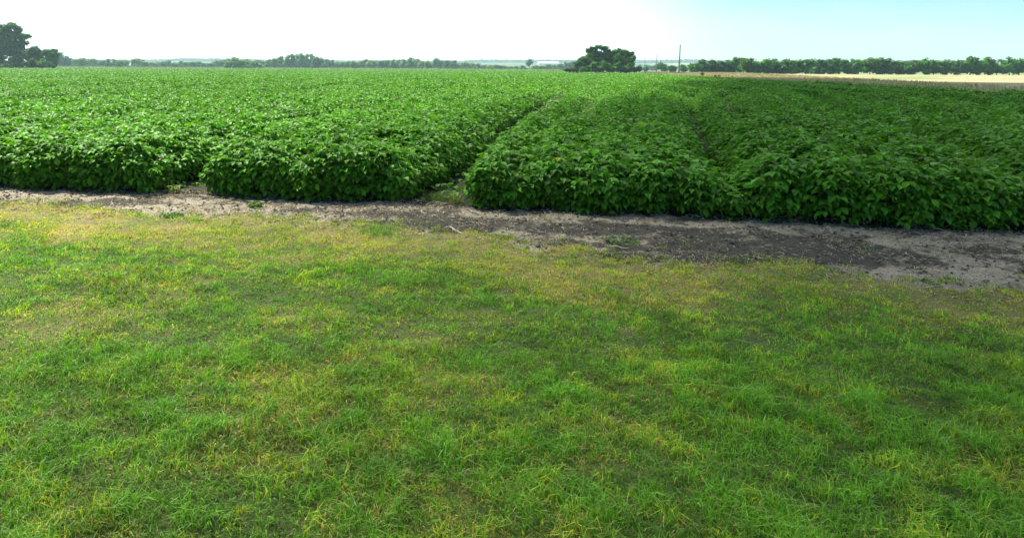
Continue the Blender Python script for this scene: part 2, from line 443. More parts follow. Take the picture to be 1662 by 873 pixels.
# ============================================================ GRASS
def blades(X, Y, Z, hgt, wid, T, lean, name=None):
    n = len(X); az = rng.uniform(0, 2 * pi, n); fa = rng.uniform(0, 2 * pi, n)
    dx, dy = np.cos(az), np.sin(az); sx, sy = np.cos(fa) * wid / 2, np.sin(fa) * wid / 2
    l1 = lean * .35; l2 = lean
    def pt(f, ll, k):
        h = hgt * f * np.cos(ll * .9); o = hgt * f * np.sin(ll)
        return np.stack([X + dx * o + k * sx, Y + dy * o + k * sy, Z + h], 1)
    V = np.stack([pt(0, l1, -1), pt(0, l1, 1), pt(.55, l1, -.8), pt(.55, l1, .8), pt(1, l2, 0)], 1)
    tri = np.array([(0, 1, 3), (0, 3, 2), (2, 3, 4)])
    Fc = (np.arange(n)[:, None, None] * 5 + tri[None]).reshape(-1, 3)
    return V.reshape(-1, 3), Fc, np.repeat(T, 5, axis=0)
ga = Acc()
def grass_field(Da, Db, n, hs, ws):
    D = np.sqrt(rng.uniform(Da * Da, Db * Db, n)); u = rng.uniform(-.85, 1.25, n); X = u * D
    b = lawn_in(X, D)
    p = sstep(-.12, .10, b) * (.7 + .3 * sstep(-.5, .2, vnoise(X, D, .3, 70))) 
    k = rng.random(n) < p; X, D = X[k], D[k]; n = len(X)
    dr = dryness(X, D); isd = rng.random(n) < dr * .66 + .22 * vnoise(X, D, .10, 75) + .04
    hh = hs * rng.uniform(.55, 1.3, n) * (1 - .35 * isd) * (1 + .3 * vnoise(X, D, .4, 71)) * (.65 + .35 * sstep(.2, 1.6, grass_edge(X) - D))
    tuft = vnoise(X, D, .07, 72); tf = (1 + .35 * tuft + .2 * vnoise(X, D, .3, 76))[:, None]; hh = hh * (1 + .4 * tuft + .3 * vnoise(X, D, .16, 74))
    grn = np.array([.14, .31, .02]) * rng.normal(1, .22, (n, 1)).clip(.5, 1.6) * tf
    yg = np.array([.38, .43, .03]) * rng.normal(1, .2, (n, 1)).clip(.5, 1.5) * tf
    mixk = (rng.random(n) < (.20 + .6 * dr + .4 * vnoise(X, D, .13, 73) - .15 * (1 - sstep(4, 6, D))))[:, None]
    T = np.where(mixk, yg, grn)
    tan = np.array([.56, .45, .14]) * rng.normal(1, .25, (n, 1)).clip(.4, 1.4)
    tan = np.where((rng.random(n) < .25)[:, None], tan * np.array([.9, .62, .5]), tan)
    T = np.where(isd[:, None], tan, T)
    lean = np.abs(rng.normal(.85, .35, n)) + isd * rng.uniform(.1, .7, n) + .5 * (rng.random(n) < .3)
    V, Fc, T = blades(X, D, soil_z(X, D) + .005, hh, ws * rng.uniform(.7, 1.3, n), T, lean.clip(0, 1.45))
    ga.add(V, Fc, T)
def runners(m):
    cx_ = rng.uniform(-7, 8, m); cy_ = grass_edge(cx_) + .02 + rng.exponential(.13, m); k = 22
    X = np.repeat(cx_, k) + rng.normal(0, .035, m * k); D = np.repeat(cy_, k) + rng.normal(0, .03, m * k); n = m * k
    T = np.where((rng.random(n) < .4)[:, None], np.array([.45, .38, .14]), np.array([.15, .28, .03])) * rng.normal(1, .25, (n, 1)).clip(.4, 1.5)
    ga.add(*blades(X, D, soil_z(X, D), rng.uniform(.02, .06, n), np.full(n, .006), T, np.abs(rng.normal(1.0, .35, n)).clip(0, 1.45)))
runners(330)
grass_field(1.6, 4.0, 150000, .060, .0048)
grass_field(4.0, 9.6, 480000, .046, .0062)
grass = ga.build('grass', M_GRASS); tag(grass, 'short mown grass, green with yellow dry blades, along the bottom of the photo', 'grass', kind='stuff')

# straw litter + clods on the bare strip
la = Acc()
n = 95000
X = rng.uniform(-9, 9, n); t = rng.random(n)
D = grass_edge(X) - .5 + t * (edge_D(X) + .35 - grass_edge(X) + .5)
k = (rng.random(n) < (.25 + .75 * sstep(-.3, .4, vnoise(X, D, .35, 80))))
X, D = X[k], D[k]; n = len(X)
L = rng.gamma(2.0, .017, n).clip(.012, .13); Wd = rng.uniform(.003, .008, n)
T = np.where((rng.random(n) < .65)[:, None], np.array([.50, .42, .28]), np.array([.07, .06, .045])) * rng.normal(1, .35, (n, 1)).clip(.4, 1.6)
wht = rng.random(n) < .04; T[wht] = [.58, .53, .42]
la.add(*diamonds(np.stack([X, D, soil_z(X, D) + rng.uniform(.004, .020, n)], 1), rng.uniform(0, 2 * pi, n), rng.normal(0, .18, n), rng.normal(0, .4, n), L, Wd, T, droop=0))
litter = la.build('straw_litter', M_STRAW); tag(litter, 'scattered chaff and straw bits lying over the bare soil strip', 'straw litter', kind='stuff')
ca = Acc(); n = 9000
X = rng.uniform(-9, 9, n); D = grass_edge(X) - .15 + rng.random(n) * (edge_D(X) + .3 - grass_edge(X) + .15)
r = rng.gamma(2, .0045, n).clip(.004, .024)
octv = np.array([(1, 0, 0), (0, 1, 0), (-1, 0, 0), (0, -1, 0), (0, 0, .8), (0, 0, -.6)])
octf = np.array([(0, 1, 4), (1, 2, 4), (2, 3, 4), (3, 0, 4), (1, 0, 5), (2, 1, 5), (3, 2, 5), (0, 3, 5)])
V = octv[None] * r[:, None, None] * rng.uniform(.6, 1.4, (n, 6, 1)) + np.stack([X, D, soil_z(X, D) + r * .2], 1)[:, None]
Fc = (np.arange(n)[:, None, None] * 6 + octf[None]).reshape(-1, 3)
dd = np.where((rng.random(n) < .5)[:, None], np.array([.10, .085, .065]), np.array([.20, .165, .12])) * rng.normal(1, .2, (n, 1)).clip(.5, 1.5)
ca.add(V.reshape(-1, 3), Fc, np.repeat(dd, 6, axis=0))
clods = ca.build('soil_clods', M_SOIL); tag(clods, 'small crumbs and clods of earth on the bare soil strip', 'soil clods', kind='stuff')

# ============================================================ dead stalks on the soil
def stalk(px0, py0, px1, py1, rad, col, label, fork=None, name='dead_stalk', lift=0.0, nodes=True):
    a = ground(px0, py0); b = ground(px1, py1)
    if lift: b = a + (b - a) * .35
    pts = []; rr = []; N = 7
    for i in range(N + 1):
        t = i / N; p = a.lerp(b, t)
        p.z = float(soil_z(np.array([p.x]), np.array([p.y]))[0]) * (1 - t * (lift > 0)) + rad + .004 + lift * t
        p.x += .006 * sin(i * 2.1); p.y += .008 * sin(i * 1.3 + px0)
        pts.append(p - a); rr.append(rad * (1 - .35 * t) * (1.3 if nodes and i in (2, 5) else 1))
    ac = Acc(); V, Fc = tube(pts, rr, 7); tc_ = np.tile(col, (len(V), 1)); ac.add(V, Fc, tc_)
    if fork:
        q = Vector(pts[fork[0]]); e = q + Vector((fork[1], fork[2], fork[3]))
        V, Fc = tube([q, q.lerp(e, .5) + Vector((0, 0, .006)), e], [rad * .8, rad * .6, rad * .3], 6); ac.add(V, Fc, np.tile(col, (len(V), 1)))
    # a papery strip of husk at one end
    n = 3
    ac.add(*diamonds(np.array([tuple(pts[0])] * n), rng.uniform(0, 6.28, n), np.zeros(n) + .1, np.zeros(n) + .4, np.full(n, .03), np.full(n, .008), np.tile(np.array(col) * .9, (n, 1))))
    o = ac.build(name, M_STRAW); o.location = a
    return tag(o, label, 'dead stalk')
stalk(399, 325.5, 440, 329.5, .010, (.45, .36, .24), 'pale tan corn stalk piece lying at the crop foot above a small green weed')
stalk(545, 337, 597, 338, .006, (.30, .19, .12), 'thin reddish brown stalk lying close along the foot of the middle crop block')
stalk(731, 371, 752, 380, .009, (.50, .46, .38), 'whitish forked stick lying on the dark muddy patch', fork=(0, -.075, -.10, .01), name='forked_stick')
stalk(683, 345, 692, 349, .011, (.50, .42, .26), 'short pale stub of stalk on dark soil below the opening right of centre')
stalk(985, 401, 1020, 405.5, .008, (.52, .44, .22), 'long straw coloured stalk lying in thin grass at the right, under a low weed')
stalk(860, 363, 873, 364.5, .008, (.50, .43, .33), 'short pale stalk piece near the crop foot, right of the dark muddy patch')
stalk(846, 388, 863, 389.5, .007, (.48, .41, .31), 'slim tan stalk piece where bare soil meets grass, right of the muddy patch')
stalk(984, 386, 999, 384, .008, (.50, .44, .36), 'pale broken stalk lying on dark bare soil above the low weed')
stalk(762, 345.5, 779, 347.5, .009, (.50, .40, .26), 'tan stalk lying at the left foot of the right crop block')
stalk(376, 338, 392, 336, .006, (.45, .40, .33), 'greyish stalk piece on light soil left of the small green weed')
stalk(178, 343, 192, 328, .004, (.55, .48, .30), 'thin dry stem sticking up at a slant from the soil at the left', lift=.10, nodes=False, name='dry_stem')
stalk(1068, 377, 1076, 380, .007, (.55, .5, .38), 'tiny pale chip of stalk in the dim soil at the far right')

# weeds -----------------------------------------------------------------
def weed(px, py, r, h, n, col, label, cat='weed', name='weed', broad=False):
    p = ground(px, py); root = empty(name, (p.x, p.y, 0))
    tag(root, label, cat); ac = Acc()
    a = rng.uniform(0, 2 * pi, n); q = r * np.sqrt(rng.random(n)); X = q * np.cos(a); Y = q * np.sin(a)
    T = np.array(col) * rng.normal(1, .2, (n, 1)).clip(.5, 1.5)
    if broad:
        hz = rng.uniform(.15, 1, n) * h
        ac.add(*diamonds(np.stack([X * .6, Y * .6, hz], 1), a + rng.normal(0, .6, n), rng.normal(-.15, .35, n), rng.normal(0, .4, n), rng.uniform(.025, .05, n), rng.uniform(.016, .03, n), T, True))
        st = Acc()
        for i in range(0, n, 4):
            V, Fc = tube([(X[i] * .1, Y[i] * .1, -.01), (X[i] * .6, Y[i] * .6, hz[i])], [.003, .0018], 4); st.add(V, Fc, np.tile([.10, .14, .04], (len(V), 1)))
        ac.build('leaves', M_GRASS, root); st.build('stem', M_GRASS, root)
    else:
        ac.add(*blades(X, Y, np.full(n, .0), h * rng.uniform(.5, 1.2, n), np.full(n, .006), T, np.abs(rng.normal(.7, .3, n)).clip(0, 1.4)))
        ac.build('blades', M_GRASS, root)
    return root
weed(414, 337, .11, .06, 110, (.10, .20, .03), 'small low green weed on bare soil below the pale tan corn stalk', broad=True)
weed(262, 306, .16, .16, 170, (.22, .30, .05), 'yellow green seedlings growing in the left opening between crop blocks', broad=True)
weed(283, 313, .10, .10, 90, (.18, .25, .04), 'low yellowish weed at the right side of the left opening in the crop', broad=True)
weed(251, 297, .10, .22, 90, (.20, .24, .05), 'taller yellowing weed at the back of the left opening in the crop', broad=True)
weed(712, 325, .20, .11, 260, (.09, .15, .03), 'grassy tuft filling the opening right of the middle crop block', 'grass tuft', 'grass_tuft')
weed(741, 331, .08, .16, 90, (.18, .22, .05), 'yellowish grass tuft leaning on the left corner of the right crop block', 'grass tuft', 'grass_tuft')
weed(1008, 394, .26, .05, 120, (.08, .16, .03), 'low dark green weed patch at the right, above the long straw stalk', 'weed', 'weed', True)
weed(280, 353, .16, .05, 130, (.08, .20, .04), 'flat bright green weed at the lawn edge, left', broad=True)
weed(620, 380, .22, .09, 420, (.13, .27, .05), 'bright green grass tuft at the lawn edge left of the muddy patch', 'grass tuft', 'grass_tuft')

# ============================================================ TREES
def leaf_cloud(blobs, n, size, col, seed=0, gaps=.35, inner=.35, sub=16, qs=1.0):
    """many small overlapping clumps over the surface of each limb's mass, leaves spread through every clump"""
    B = np.array(blobs, float); S = []
    for b in B:
        m = max(5, int(sub * (1 - .5 * gaps)))
        v = rng.normal(0, 1, (m, 3)); v /= np.linalg.norm(v, axis=1)[:, None]
        c = b[:3] + v * b[3:6] * rng.uniform(.45, 1.12, (m, 1))
        q = qs * rng.uniform(.16, .42, (m, 1)) * (1 - .35 * gaps)
        S.append(np.concatenate([c, q * np.sqrt(b[3:6] * b[3:6].mean())[None]], 1))
        if gaps < .6: S.append(np.array([[*b[:3], *(b[3:6] * .6)]]))
    S = np.concatenate(S)
    wgt = S[:, 3] * S[:, 5] + S[:, 3] * S[:, 4] + S[:, 4] * S[:, 5]; wgt /= wgt.sum()
    k = rng.choice(len(S), n, p=wgt); b = S[k]
    v = rng.normal(0, 1, (n, 3)); v /= np.linalg.norm(v, axis=1)[:, None]
    rad = 1 - .75 * rng.random(n) ** 1.3 + rng.normal(0, .10, n) + .25 * (rng.random(n) < .06)
    P = b[:, :3] + v * b[:, 3:6] * rad[:, None]
    keep = P[:, 2] > .0
    P, v, k = P[keep], v[keep], k[keep]; n = len(P)
    az = np.arctan2(v[:, 1], v[:, 0]) + rng.normal(0, .8, n)
    T = np.array(col) * rng.normal(1, .22, (n, 1)).clip(.45, 1.7)
    ct = rng.normal(1, .30, len(S)).clip(.5, 1.8)
    L = size * rng.uniform(.6, 1.4, n)
    return diamonds(P, az, rng.normal(-.2, .5, n), rng.normal(0, .6, n), L, L * .75, T * ct[k][:, None])
def woody(root_r, fork_z, blobs, bend=.3):
    ac = Acc()
    B = [Vector(b[:3]) for b in blobs]
    cx = sum((b.x for b in B)) / len(B) * .4; cy = sum((b.y for b in B)) / len(B) * .4
    fk = Vector((cx * .6 + bend * .3, cy * .6, fork_z))
    V, Fc = tube([(0, 0, -.3), (bend * .1, 0, fork_z * .4), fk, fk + Vector((cx * .4, cy * .4, fork_z * .5))], [root_r * 1.3, root_r, root_r * .75, root_r * .4], 8); ac.add(V, Fc, np.zeros((len(V), 3)))
    for b in B:
        mid = fk.lerp(b, .5) + Vector((random.uniform(-.3, .3), random.uniform(-.3, .3), -.1 * (b - fk).length * .3))
        V, Fc = tube([fk, mid, b], [root_r * .45, root_r * .28, root_r * .1], 5); ac.add(V, Fc, np.zeros((len(V), 3)))
    return ac
def tree(name, loc, blobs, n, size, col, rr, fork, label, cat='tree', group=None, seed=0, gaps=.35, inner=.35):
    root = empty(name, loc)
    tag(root, label, cat, group)
    woody(rr, fork, blobs).build('trunk', M_BARK, root)
    V, Fc, T = leaf_cloud(blobs, n, size, col, seed, gaps, inner)
    mesh_np('crown', V, Fc, M_TREE, root, T)
    return root
def pxblobs(D, px0, lst, depth=.8):
    """blobs given in photo pixels (px, py, rx, ry) -> local metres about the foot of the tree at px0"""
    out = []; x0 = at(px0, 110, D).x
    for b in lst:
        p = at(b[0], b[1], D); s = D / F
        out.append((p.x - x0, (b[4] if len(b) > 4 else random.uniform(-1, 1) * .6) * b[2] * s, p.z, b[2] * s, b[2] * s * depth, b[3] * s))
    return out, (x0, D, 0)
DK = (.070, .20, .024)
# big tree at the left edge
bl, loc = pxblobs(345, -6, [(3, 47, 14, 7), (20, 43, 13, 6), (30, 47, 8, 4), (-14, 50, 14, 9), (-30, 60, 16, 12), (2, 66, 16, 9), (22, 64, 13, 7), (36, 60, 9, 4.5), (44, 58, 6, 2.2), (37, 68, 7, 5), (-10, 78, 24, 13), (15, 80, 18, 12), (-30, 88, 18, 14), (26, 92, 14, 12), (-5, 97, 26, 12), (32, 78, 14, 10), (8, 72, 18, 9), (-8, 56, 14, 7), (24, 55, 8, 5), (8, 58, 14, 6), (-20, 45, 12, 8)])
tree('tall_tree', loc, bl, 32000, .95, DK, .5, 5.0, 'tallest dark green tree, at the left edge, with open feathery top', seed=1, gaps=.3)
bl, loc = pxblobs(350, 55, [(48, 84, 9, 7), (58, 81, 9, 5), (64, 88, 9, 8), (50, 96, 12, 11), (62, 99, 10, 9)])
tree('broad_tree', loc, bl, 11000, .8, DK, .35, 2.5, 'dark rounded tree just right of the tallest tree at the left', seed=2)
bl, loc = pxblobs(340, 84, [(78, 85, 8, 6), (86, 88, 8, 8), (82, 98, 11, 10), (74, 100, 8, 8), (91, 99, 5, 8)])
tree('broad_tree', loc, bl, 11000, .8, DK, .35, 2.5, 'dark dome shaped tree at the right end of the left clump', seed=3)
bl, loc = pxblobs(335, 66, [(58, 104, 12, 6), (75, 104, 12, 6), (40, 104, 14, 7), (15, 105, 18, 6), (-15, 104, 20, 7), (70, 105, 8, 7), (84, 107, 7, 5), (55, 103, 8, 9), (20, 108, 20, 4), (30, 100, 8, 9)])
tree('bush', loc, bl, 9000, .7, (.05, .13, .02), .2, .6, 'low dark undergrowth along the foot of the trees at the left', 'bush', seed=4)

# right-hand clump on the field's far side
bl, loc = pxblobs(240, 972, [(956, 84, 6, 4), (963, 79, 6, 3.5), (971, 76.5, 5, 2.8), (980, 78.5, 6, 3.5), (987, 83, 5, 4), (970, 86, 9, 4), (956, 90, 6, 4), (983, 90, 6, 4), (972, 97, 10, 5), (990, 86, 4, 3), (965, 104, 12, 8), (975, 92, 9, 5), (960, 97, 10, 6), (985, 96, 8, 6), (962, 92, 8, 5), (990, 100, 10, 7)])
tree('tall_tree', loc, bl, 13000, .6, (.055, .165, .02), .3, 4.0, 'tall open crowned tree with sky showing through, topping the clump right of centre', seed=5, gaps=.55)
bl, loc = pxblobs(236, 952, [(950, 98, 10, 6), (944, 104, 8, 9), (958, 104, 12, 10), (941, 108, 6, 6), (965, 110, 14, 6)])
tree('broad_tree', loc, bl, 9000, .55, DK, .25, 1.8, 'dense low tree on the left side of the clump right of centre', seed=6)
bl, loc = pxblobs(238, 1008, [(996, 87, 6, 5), (1005, 83.5, 6, 3), (1016, 84.5, 6, 3.5), (1024, 88, 5, 4), (1026, 94, 4, 3), (1000, 95, 12, 9), (1014, 98, 11, 10), (1024, 99, 4, 3), (1005, 108, 15, 8), (990, 108, 10, 7), (985, 100, 7, 7), (1022, 104, 8, 8), (1012, 90, 12, 6)])
tree('broad_tree', loc, bl, 19000, .6, (.055, .165, .02), .35, 2.0, 'broad dense tree forming the right half of the clump right of centre', seed=7, gaps=.25)
bl, loc = pxblobs(233, 1024, [(1022, 112, 10, 5), (1034, 113, 6, 4), (1012, 113, 8, 4)])
tree('bush', loc, bl, 2500, .5, (.035, .07, .025), .12, .4, 'low dark bush at the right foot of the clump right of centre', 'bush', seed=8)
bl, loc = pxblobs(232, 985, [(950, 113, 8, 4), (961, 110, 7, 6.5), (972, 113, 7, 4), (982, 108, 7, 8), (992, 112, 8, 5), (1003, 109, 7, 7), (1014, 113, 7, 4), (1021, 110, 6, 6)])
tree('bush', loc, bl, 9000, .5, DK, .1, .4, 'dark undergrowth along the foot of the clump right of centre', 'bush', seed=17, gaps=0)
bl, loc = pxblobs(236, 932, [(930, 113, 8, 3.5), (940, 113, 7, 4), (921, 114, 6, 2.5)])
tree('bush', loc, bl, 2000, .5, (.10, .12, .035), .1, .4, 'low brownish green scrub at the left foot of the clump right of centre', 'bush', seed=9)
bl, loc = pxblobs(560, 395, [(380, 97, 7, 4.5), (375, 102, 7, 5), (388, 101, 8, 5), (396, 100, 8, 4.5), (405, 101.5, 8, 4.5), (413, 104, 7, 4), (422, 106.5, 6, 3.5), (385, 106.5, 12, 4), (403, 107, 12, 4), (370, 107, 7, 3.5)])
tree('broad_tree', loc, bl, 6500, 1.0, (.13, .27, .06), .3, 1.8, 'spreading grey green tree at the field edge in front of the far tree row', seed=10, gaps=.25)
bl, loc = pxblobs(552, 396, [(386, 110.2, 11, 1.5), (404, 110.2, 12, 1.4)])
tree('bush', loc, bl, 1500, .7, (.05, .09, .04), .1, .3, 'dark low bush under the spreading tree at the far field edge', 'bush', seed=11)

# bushes and trees beyond the verge on the right
def simple(px, ytop, ybase, wpx, D, col, label, name='tree', cat='tree', n=2500, size=.6, seed=0, group=None, gaps=.3):
    h = ybase - ytop; hw = wpx / 2
    lst = [(px, ytop + h * .35, hw * .75, h * .33), (px - hw * .45, ytop + h * .52, hw * .55, h * .33), (px + hw * .45, ytop + h * .5, hw * .55, h * .33), (px + hw * .1, ytop + h * .72, hw * .85, h * .28), (px - hw * .2, ytop + h * .22, hw * .4, h * .2)]
    bl, loc = pxblobs(D, px, lst)
    return tree(name, loc, bl, n, size, col, max(.12, h * D / F * .025), h * D / F * .22, label, cat, group, seed, gaps)
simple(1075, 101, 117, 20, 420, DK, 'rounded dark tree standing alone between the middle and tallest utility poles', 'round_tree', seed=12, n=3500)
simple(1091, 106, 117, 17, 400, (.045, .10, .025), 'lower green tree just left of the tallest utility pole', 'small_tree', seed=13)
simple(1109, 104.5, 117, 13, 410, DK, 'small dark tree just right of the tallest utility pole', 'small_tree', seed=14)
simple(1048, 109.5, 116, 7, 480, (.04, .09, .03), 'small bush at the foot of the shortest utility pole', 'bush', 'bush', seed=15, n=1000)
simple(1037, 108, 116, 8, 300, (.06, .05, .035), 'brownish shrub between the clump right of centre and the shortest utility pole', 'bush', 'bush', seed=16, n=1000, size=.45)
belt = [(1127, 102, 22), (1141, 97, 20), (1156, 97.5, 20), (1171, 98, 20), (1184, 96, 16), (1194, 94, 20)]
bn = ['first and lowest tree at the left end of the dark belt on the right', 'second tree from the left in the dark belt on the right, rounded top', 'third tree from the left in the dark belt on the right', 'fourth tree from the left in the dark belt on the right', 'fifth tree from the left in the dark belt on the right', 'tallest tree of the dark belt on the right, beside the photo edge']
for i, (px, yt, wd) in enumerate(belt):
    simple(px, yt, 118.5, wd, 330, (DK[0] * random.uniform(.9, 1.2), DK[1] * random.uniform(.9, 1.2), DK[2]), bn[i], 'belt_tree', seed=20 + i, n=3500, size=.7, group='trees of the dark belt on the right')
px = 1212; i = 0
while px < 1800:
    wd = random.uniform(20, 34); yt = random.uniform(92, 101)
    simple(px, yt, 120.5, wd, 300, (DK[0] * random.uniform(.9, 1.3), DK[1] * random.uniform(.9, 1.2), DK[2]), 'dark tree in the belt continuing right beyond the dry verge', 'belt_tree', seed=30 + i, n=3000, size=.7, group='trees of the dark belt continuing to the right')
    px += wd * .62; i += 1

# far tree row: a few source trees, copied
def unit_tree(seed, style):
    random.seed(seed)
    if style == 'round':
        bl = [(0, 0, .62, .34, .34, .30), (-.24, .1, .5, .26, .26, .26), (.24, -.1, .52, .26, .26, .26), (.05, .1, .78, .2, .2, .18), (-.1, 0, .32, .36, .3, .26), (.22, 0, .3, .26, .26, .24)]
    elif style == 'wide':
        bl = [(-.3, 0, .5, .22, .25, .28), (0, .1, .6, .26, .3, .3), (.3, 0, .52, .22, .25, .3), (-.12, 0, .78, .16, .2, .15), (.18, 0, .8, .14, .2, .14), (0, 0, .28, .45, .3, .24)]
    else:
        bl = [(0, 0, .72, .2, .22, .2), (-.2, 0, .62, .17, .2, .16), (.22, .05, .68, .17, .2, .15), (.05, 0, .86, .12, .14, .12), (-.05, 0, .45, .2, .2, .15)]
    bl = [tuple(np.array(b) * rng.uniform(.88, 1.12, 6)) for b in bl]
    return bl
base_cols = [(.08, .20, .045), (.12, .25, .05), (.07, .18, .045), (.16, .29, .05), (.10, .21, .05), (.07, .18, .04), (.13, .26, .05)]
protos = []
for s, st in enumerate(['round', 'wide', 'round', 'wide', 'round', 'open', 'wide']):
    protos.append((unit_tree(s, st), base_cols[s], s))
made = {}
def far_tree(px, ytop, wpx, D, k, label, group):
    hz = HZ + (px - 600) * tan(ROLL)
    h = CAM_H + (hz - ytop) / F * D; wdt = wpx / F * D
    x = at(px, 110, D).x
    if k not in made:
        bl, col, s = protos[k]
        root = empty('far_tree', (0, 0, 0))
        ac = woody(.022, .25, bl, .02)
        # unit trees: rebuild the woody part without the metre-sized offsets
        ac = Acc()
        for b in bl:
            V, Fc = tube([(0, 0, -.02), (0.01, 0, .22), tuple(Vector(b[:3]) * .98)], [.02, .016, .005], 5); ac.add(V, Fc, np.zeros((len(V), 3)))
        ac.build('trunk', M_BARK, root)
        V, Fc, T = leaf_cloud(bl, 3400 if k != 5 else 900, .085, col, 60 + s, .3, qs=1.35)
        mesh_np('crown', V, Fc, M_TREE, root, T)
        made[k] = root; o = root
    else:
        src = made[k]; o = src.copy(); COL.objects.link(o)
        for ch in src.children:
            c = ch.copy(); COL.objects.link(c); c.parent = o
    o.location = (x, D, 0); o.scale = (wdt, (wdt + h) / 2, h * 1.14); o.rotation_euler = (0, 0, random.choice([0, pi]) + random.uniform(-.3, .3))
    tag(o, label, 'tree', group)
# (px, top y, width px): read off the photograph; None label -> section label
sec = [
 ('hazy far row tree between the left clump and the lone wide crowned tree', 'far row trees at the left',
  [(99, 88, 14), (108, 93, 14), (116, 95.5, 14), (125, 96, 14), (134, 95.5, 14), (143, 96.5, 13), (151, 95.5, 12), (160, 99, 12), (169, 98.5, 13), (176, 97.5, 11), (186, 98.5, 12), (195, 98.5, 13), (204, 98, 11)]),
 ('lone wide crowned tree rising above its neighbours in the far row, left', None, [(222, 95.5, 20)]),
 ('small hazy far row tree right of the lone wide crowned tree', 'low far row trees left of the spreading tree',
  [(235, 101, 12), (246, 101.5, 14), (256, 101, 12), (266, 100.5, 10), (274, 100, 14), (284, 102, 12), (294, 101, 12), (303, 101.5, 13), (313, 101, 13), (322, 100.5, 12), (332, 103, 12), (342, 103, 12), (352, 100, 13), (361, 98.5, 14), (369, 97, 12)]),
 ('hazy tree in the far row between the spreading tree and the rounded grove', 'far row trees before the rounded grove',
  [(418, 98, 12), (427, 100, 12), (436, 99, 12), (445, 97, 12), (456, 94, 15)]),
 ('tree of the tall rounded grove left of the picture centre', 'trees of the rounded grove',
  [(467, 94, 14), (475, 92, 14), (483, 92.5, 13), (490, 91.3, 14), (498, 92, 14), (506, 92, 14), (514, 93, 14), (521, 94.5, 12)]),
 ('hazy tree in the far row just right of the rounded grove', 'far row trees right of the grove',
  [(531, 98, 13), (539, 99, 11), (548, 101, 13), (557, 101, 13), (566, 100, 12), (575, 101, 12), (585, 101.5, 12)]),
 ('tree in the even green stretch of the far row, middle of the picture', 'middle far row trees',
  [(593, 98.5, 14), (602, 98.5, 14), (611, 99, 13), (620, 99, 13), (629, 98.5, 14), (638, 99.5, 12), (647, 99.5, 13), (656, 98.5, 13), (666, 97, 14), (676, 97, 14), (686, 100, 12), (695, 100, 12)]),
 ('round topped tree poking above the far row right of the middle', None, [(708, 95, 12)]),
 ('hazy tree in the far row just right of the round topped one', 'far row trees right of the round topped tree',
  [(718, 98.5, 14), (727, 98.5, 14), (737, 100, 13), (746, 103, 12), (756, 102, 16), (766, 103, 12)]),
 ('low tree in the far row in front of the blue hills', 'low far row trees before the hills',
  [(776, 105, 12), (786, 106, 12), (796, 106, 12), (806, 106.5, 14), (817, 107, 13), (828, 108.5, 12), (838, 108.5, 12), (848, 108, 12)]),
 ('slender open crowned tree alone before the hills, left of the long white shed', None, [(859, 98.5, 14)]),
 ('low bushy tree in the far row below the long white shed', 'far row trees below the shed',
  [(870, 107.5, 12), (880, 107, 12), (890, 106, 13), (900, 106, 12), (910, 104, 14), (919, 103, 12), (928, 102, 12), (936, 99.5, 10)])]
random.seed(5)
for label, group, lst in sec:
    for (px, yt, wd) in lst:
        if group is None: k = 5 if px > 850 else 1
        elif group == 'trees of the rounded grove': k = random.choice([0, 2])
        else: k = random.choice([0, 1, 2, 3, 4, 6])
        far_tree(px, yt, wd * 1.15, 700 + random.uniform(-35, 45), k, label, group)
for px in range(-260, -30, 14):
    far_tree(px, random.uniform(94, 99), 20, 700, random.choice([0, 1, 2, 4]), 'far tree hidden from the photo beyond its left edge', 'far row trees beyond the left edge')
for j, px in enumerate(range(950, 1062, 11)):
    far_tree(px, random.uniform(106, 108), 13, 900, random.choice([0, 2, 4]), 'distant low tree glimpsed behind the clump right of centre', 'distant trees behind the right clump')

# dark underbrush at the foot of the far row
ub = Acc(); n = 16000
pxs = rng.uniform(92, 945, n); D = rng.uniform(664, 690, n)
X = (pxs - 600) / F * D; Z = rng.random(n) * (2.3 + 1.2 * vnoise(X, 0, 14, 97))
ub.add(*diamonds(np.stack([X, D, Z], 1), rng.uniform(0, 6.28, n), rng.normal(-.2, .5, n), rng.normal(0, .6, n), rng.uniform(.5, 1.1, n), rng.uniform(.4, .9, n), np.array([.04, .075, .03]) * rng.normal(1, .25, (n, 1)).clip(.5, 1.6)))
o = ub.build('underbrush', M_TREE); tag(o, 'dark underbrush along the foot of the far tree row', 'underbrush', kind='stuff')

# ============================================================ dry verge
va = Acc()
def verge(n, fn, h0, h1, wd, cols):
    X, D = fn(n); n = len(X)
    T = np.array(cols)[rng.integers(0, len(cols), n)] * rng.normal(1, .18, (n, 1)).clip(.5, 1.5)
    va.add(*blades(X, D, np.full(n, -.05), rng.uniform(h0, h1, n), wd(D), T, np.abs(rng.normal(.25, .2, n))))
TAN = [(.46, .38, .19), (.40, .33, .17), (.52, .44, .24), (.30, .30, .12)]
def far_strip(n):
    px = rng.uniform(40, 905, n); D = rng.uniform(594, 640, n) ; return (px - 600) / F * D, D
verge(26000, far_strip, .75, 1.35, lambda D: .0008 * D * np.ones_like(D), TAN)
def side_strip(n):
    D = np.sqrt(rng.uniform(12 ** 2, 330 ** 2, n)); o = rng.random(n) ** 1.4 * (6 + .16 * D); X = 26 + .261 * D + .3 + o
    px = 600 + F * X / D
    k = ~((px > 925) & (px < 1040) & (D > 225)) & ~((px < 1048) & (D > 212)); return X[k], D[k]
verge(120000, side_strip, .25, .62, lambda D: .014 + .0011 * D, TAN)
def back_strip(n):      # shoulder behind the crop on the right, up to the clump
    px = rng.uniform(1035, 1110, n); D = rng.uniform(232, 300, n); return (px - 600) / F * D, D
verge(9000, back_strip, .3, .8, lambda D: .0011 * D, [(.20, .13, .09), (.46, .40, .24), (.34, .25, .16), (.16, .18, .08)])
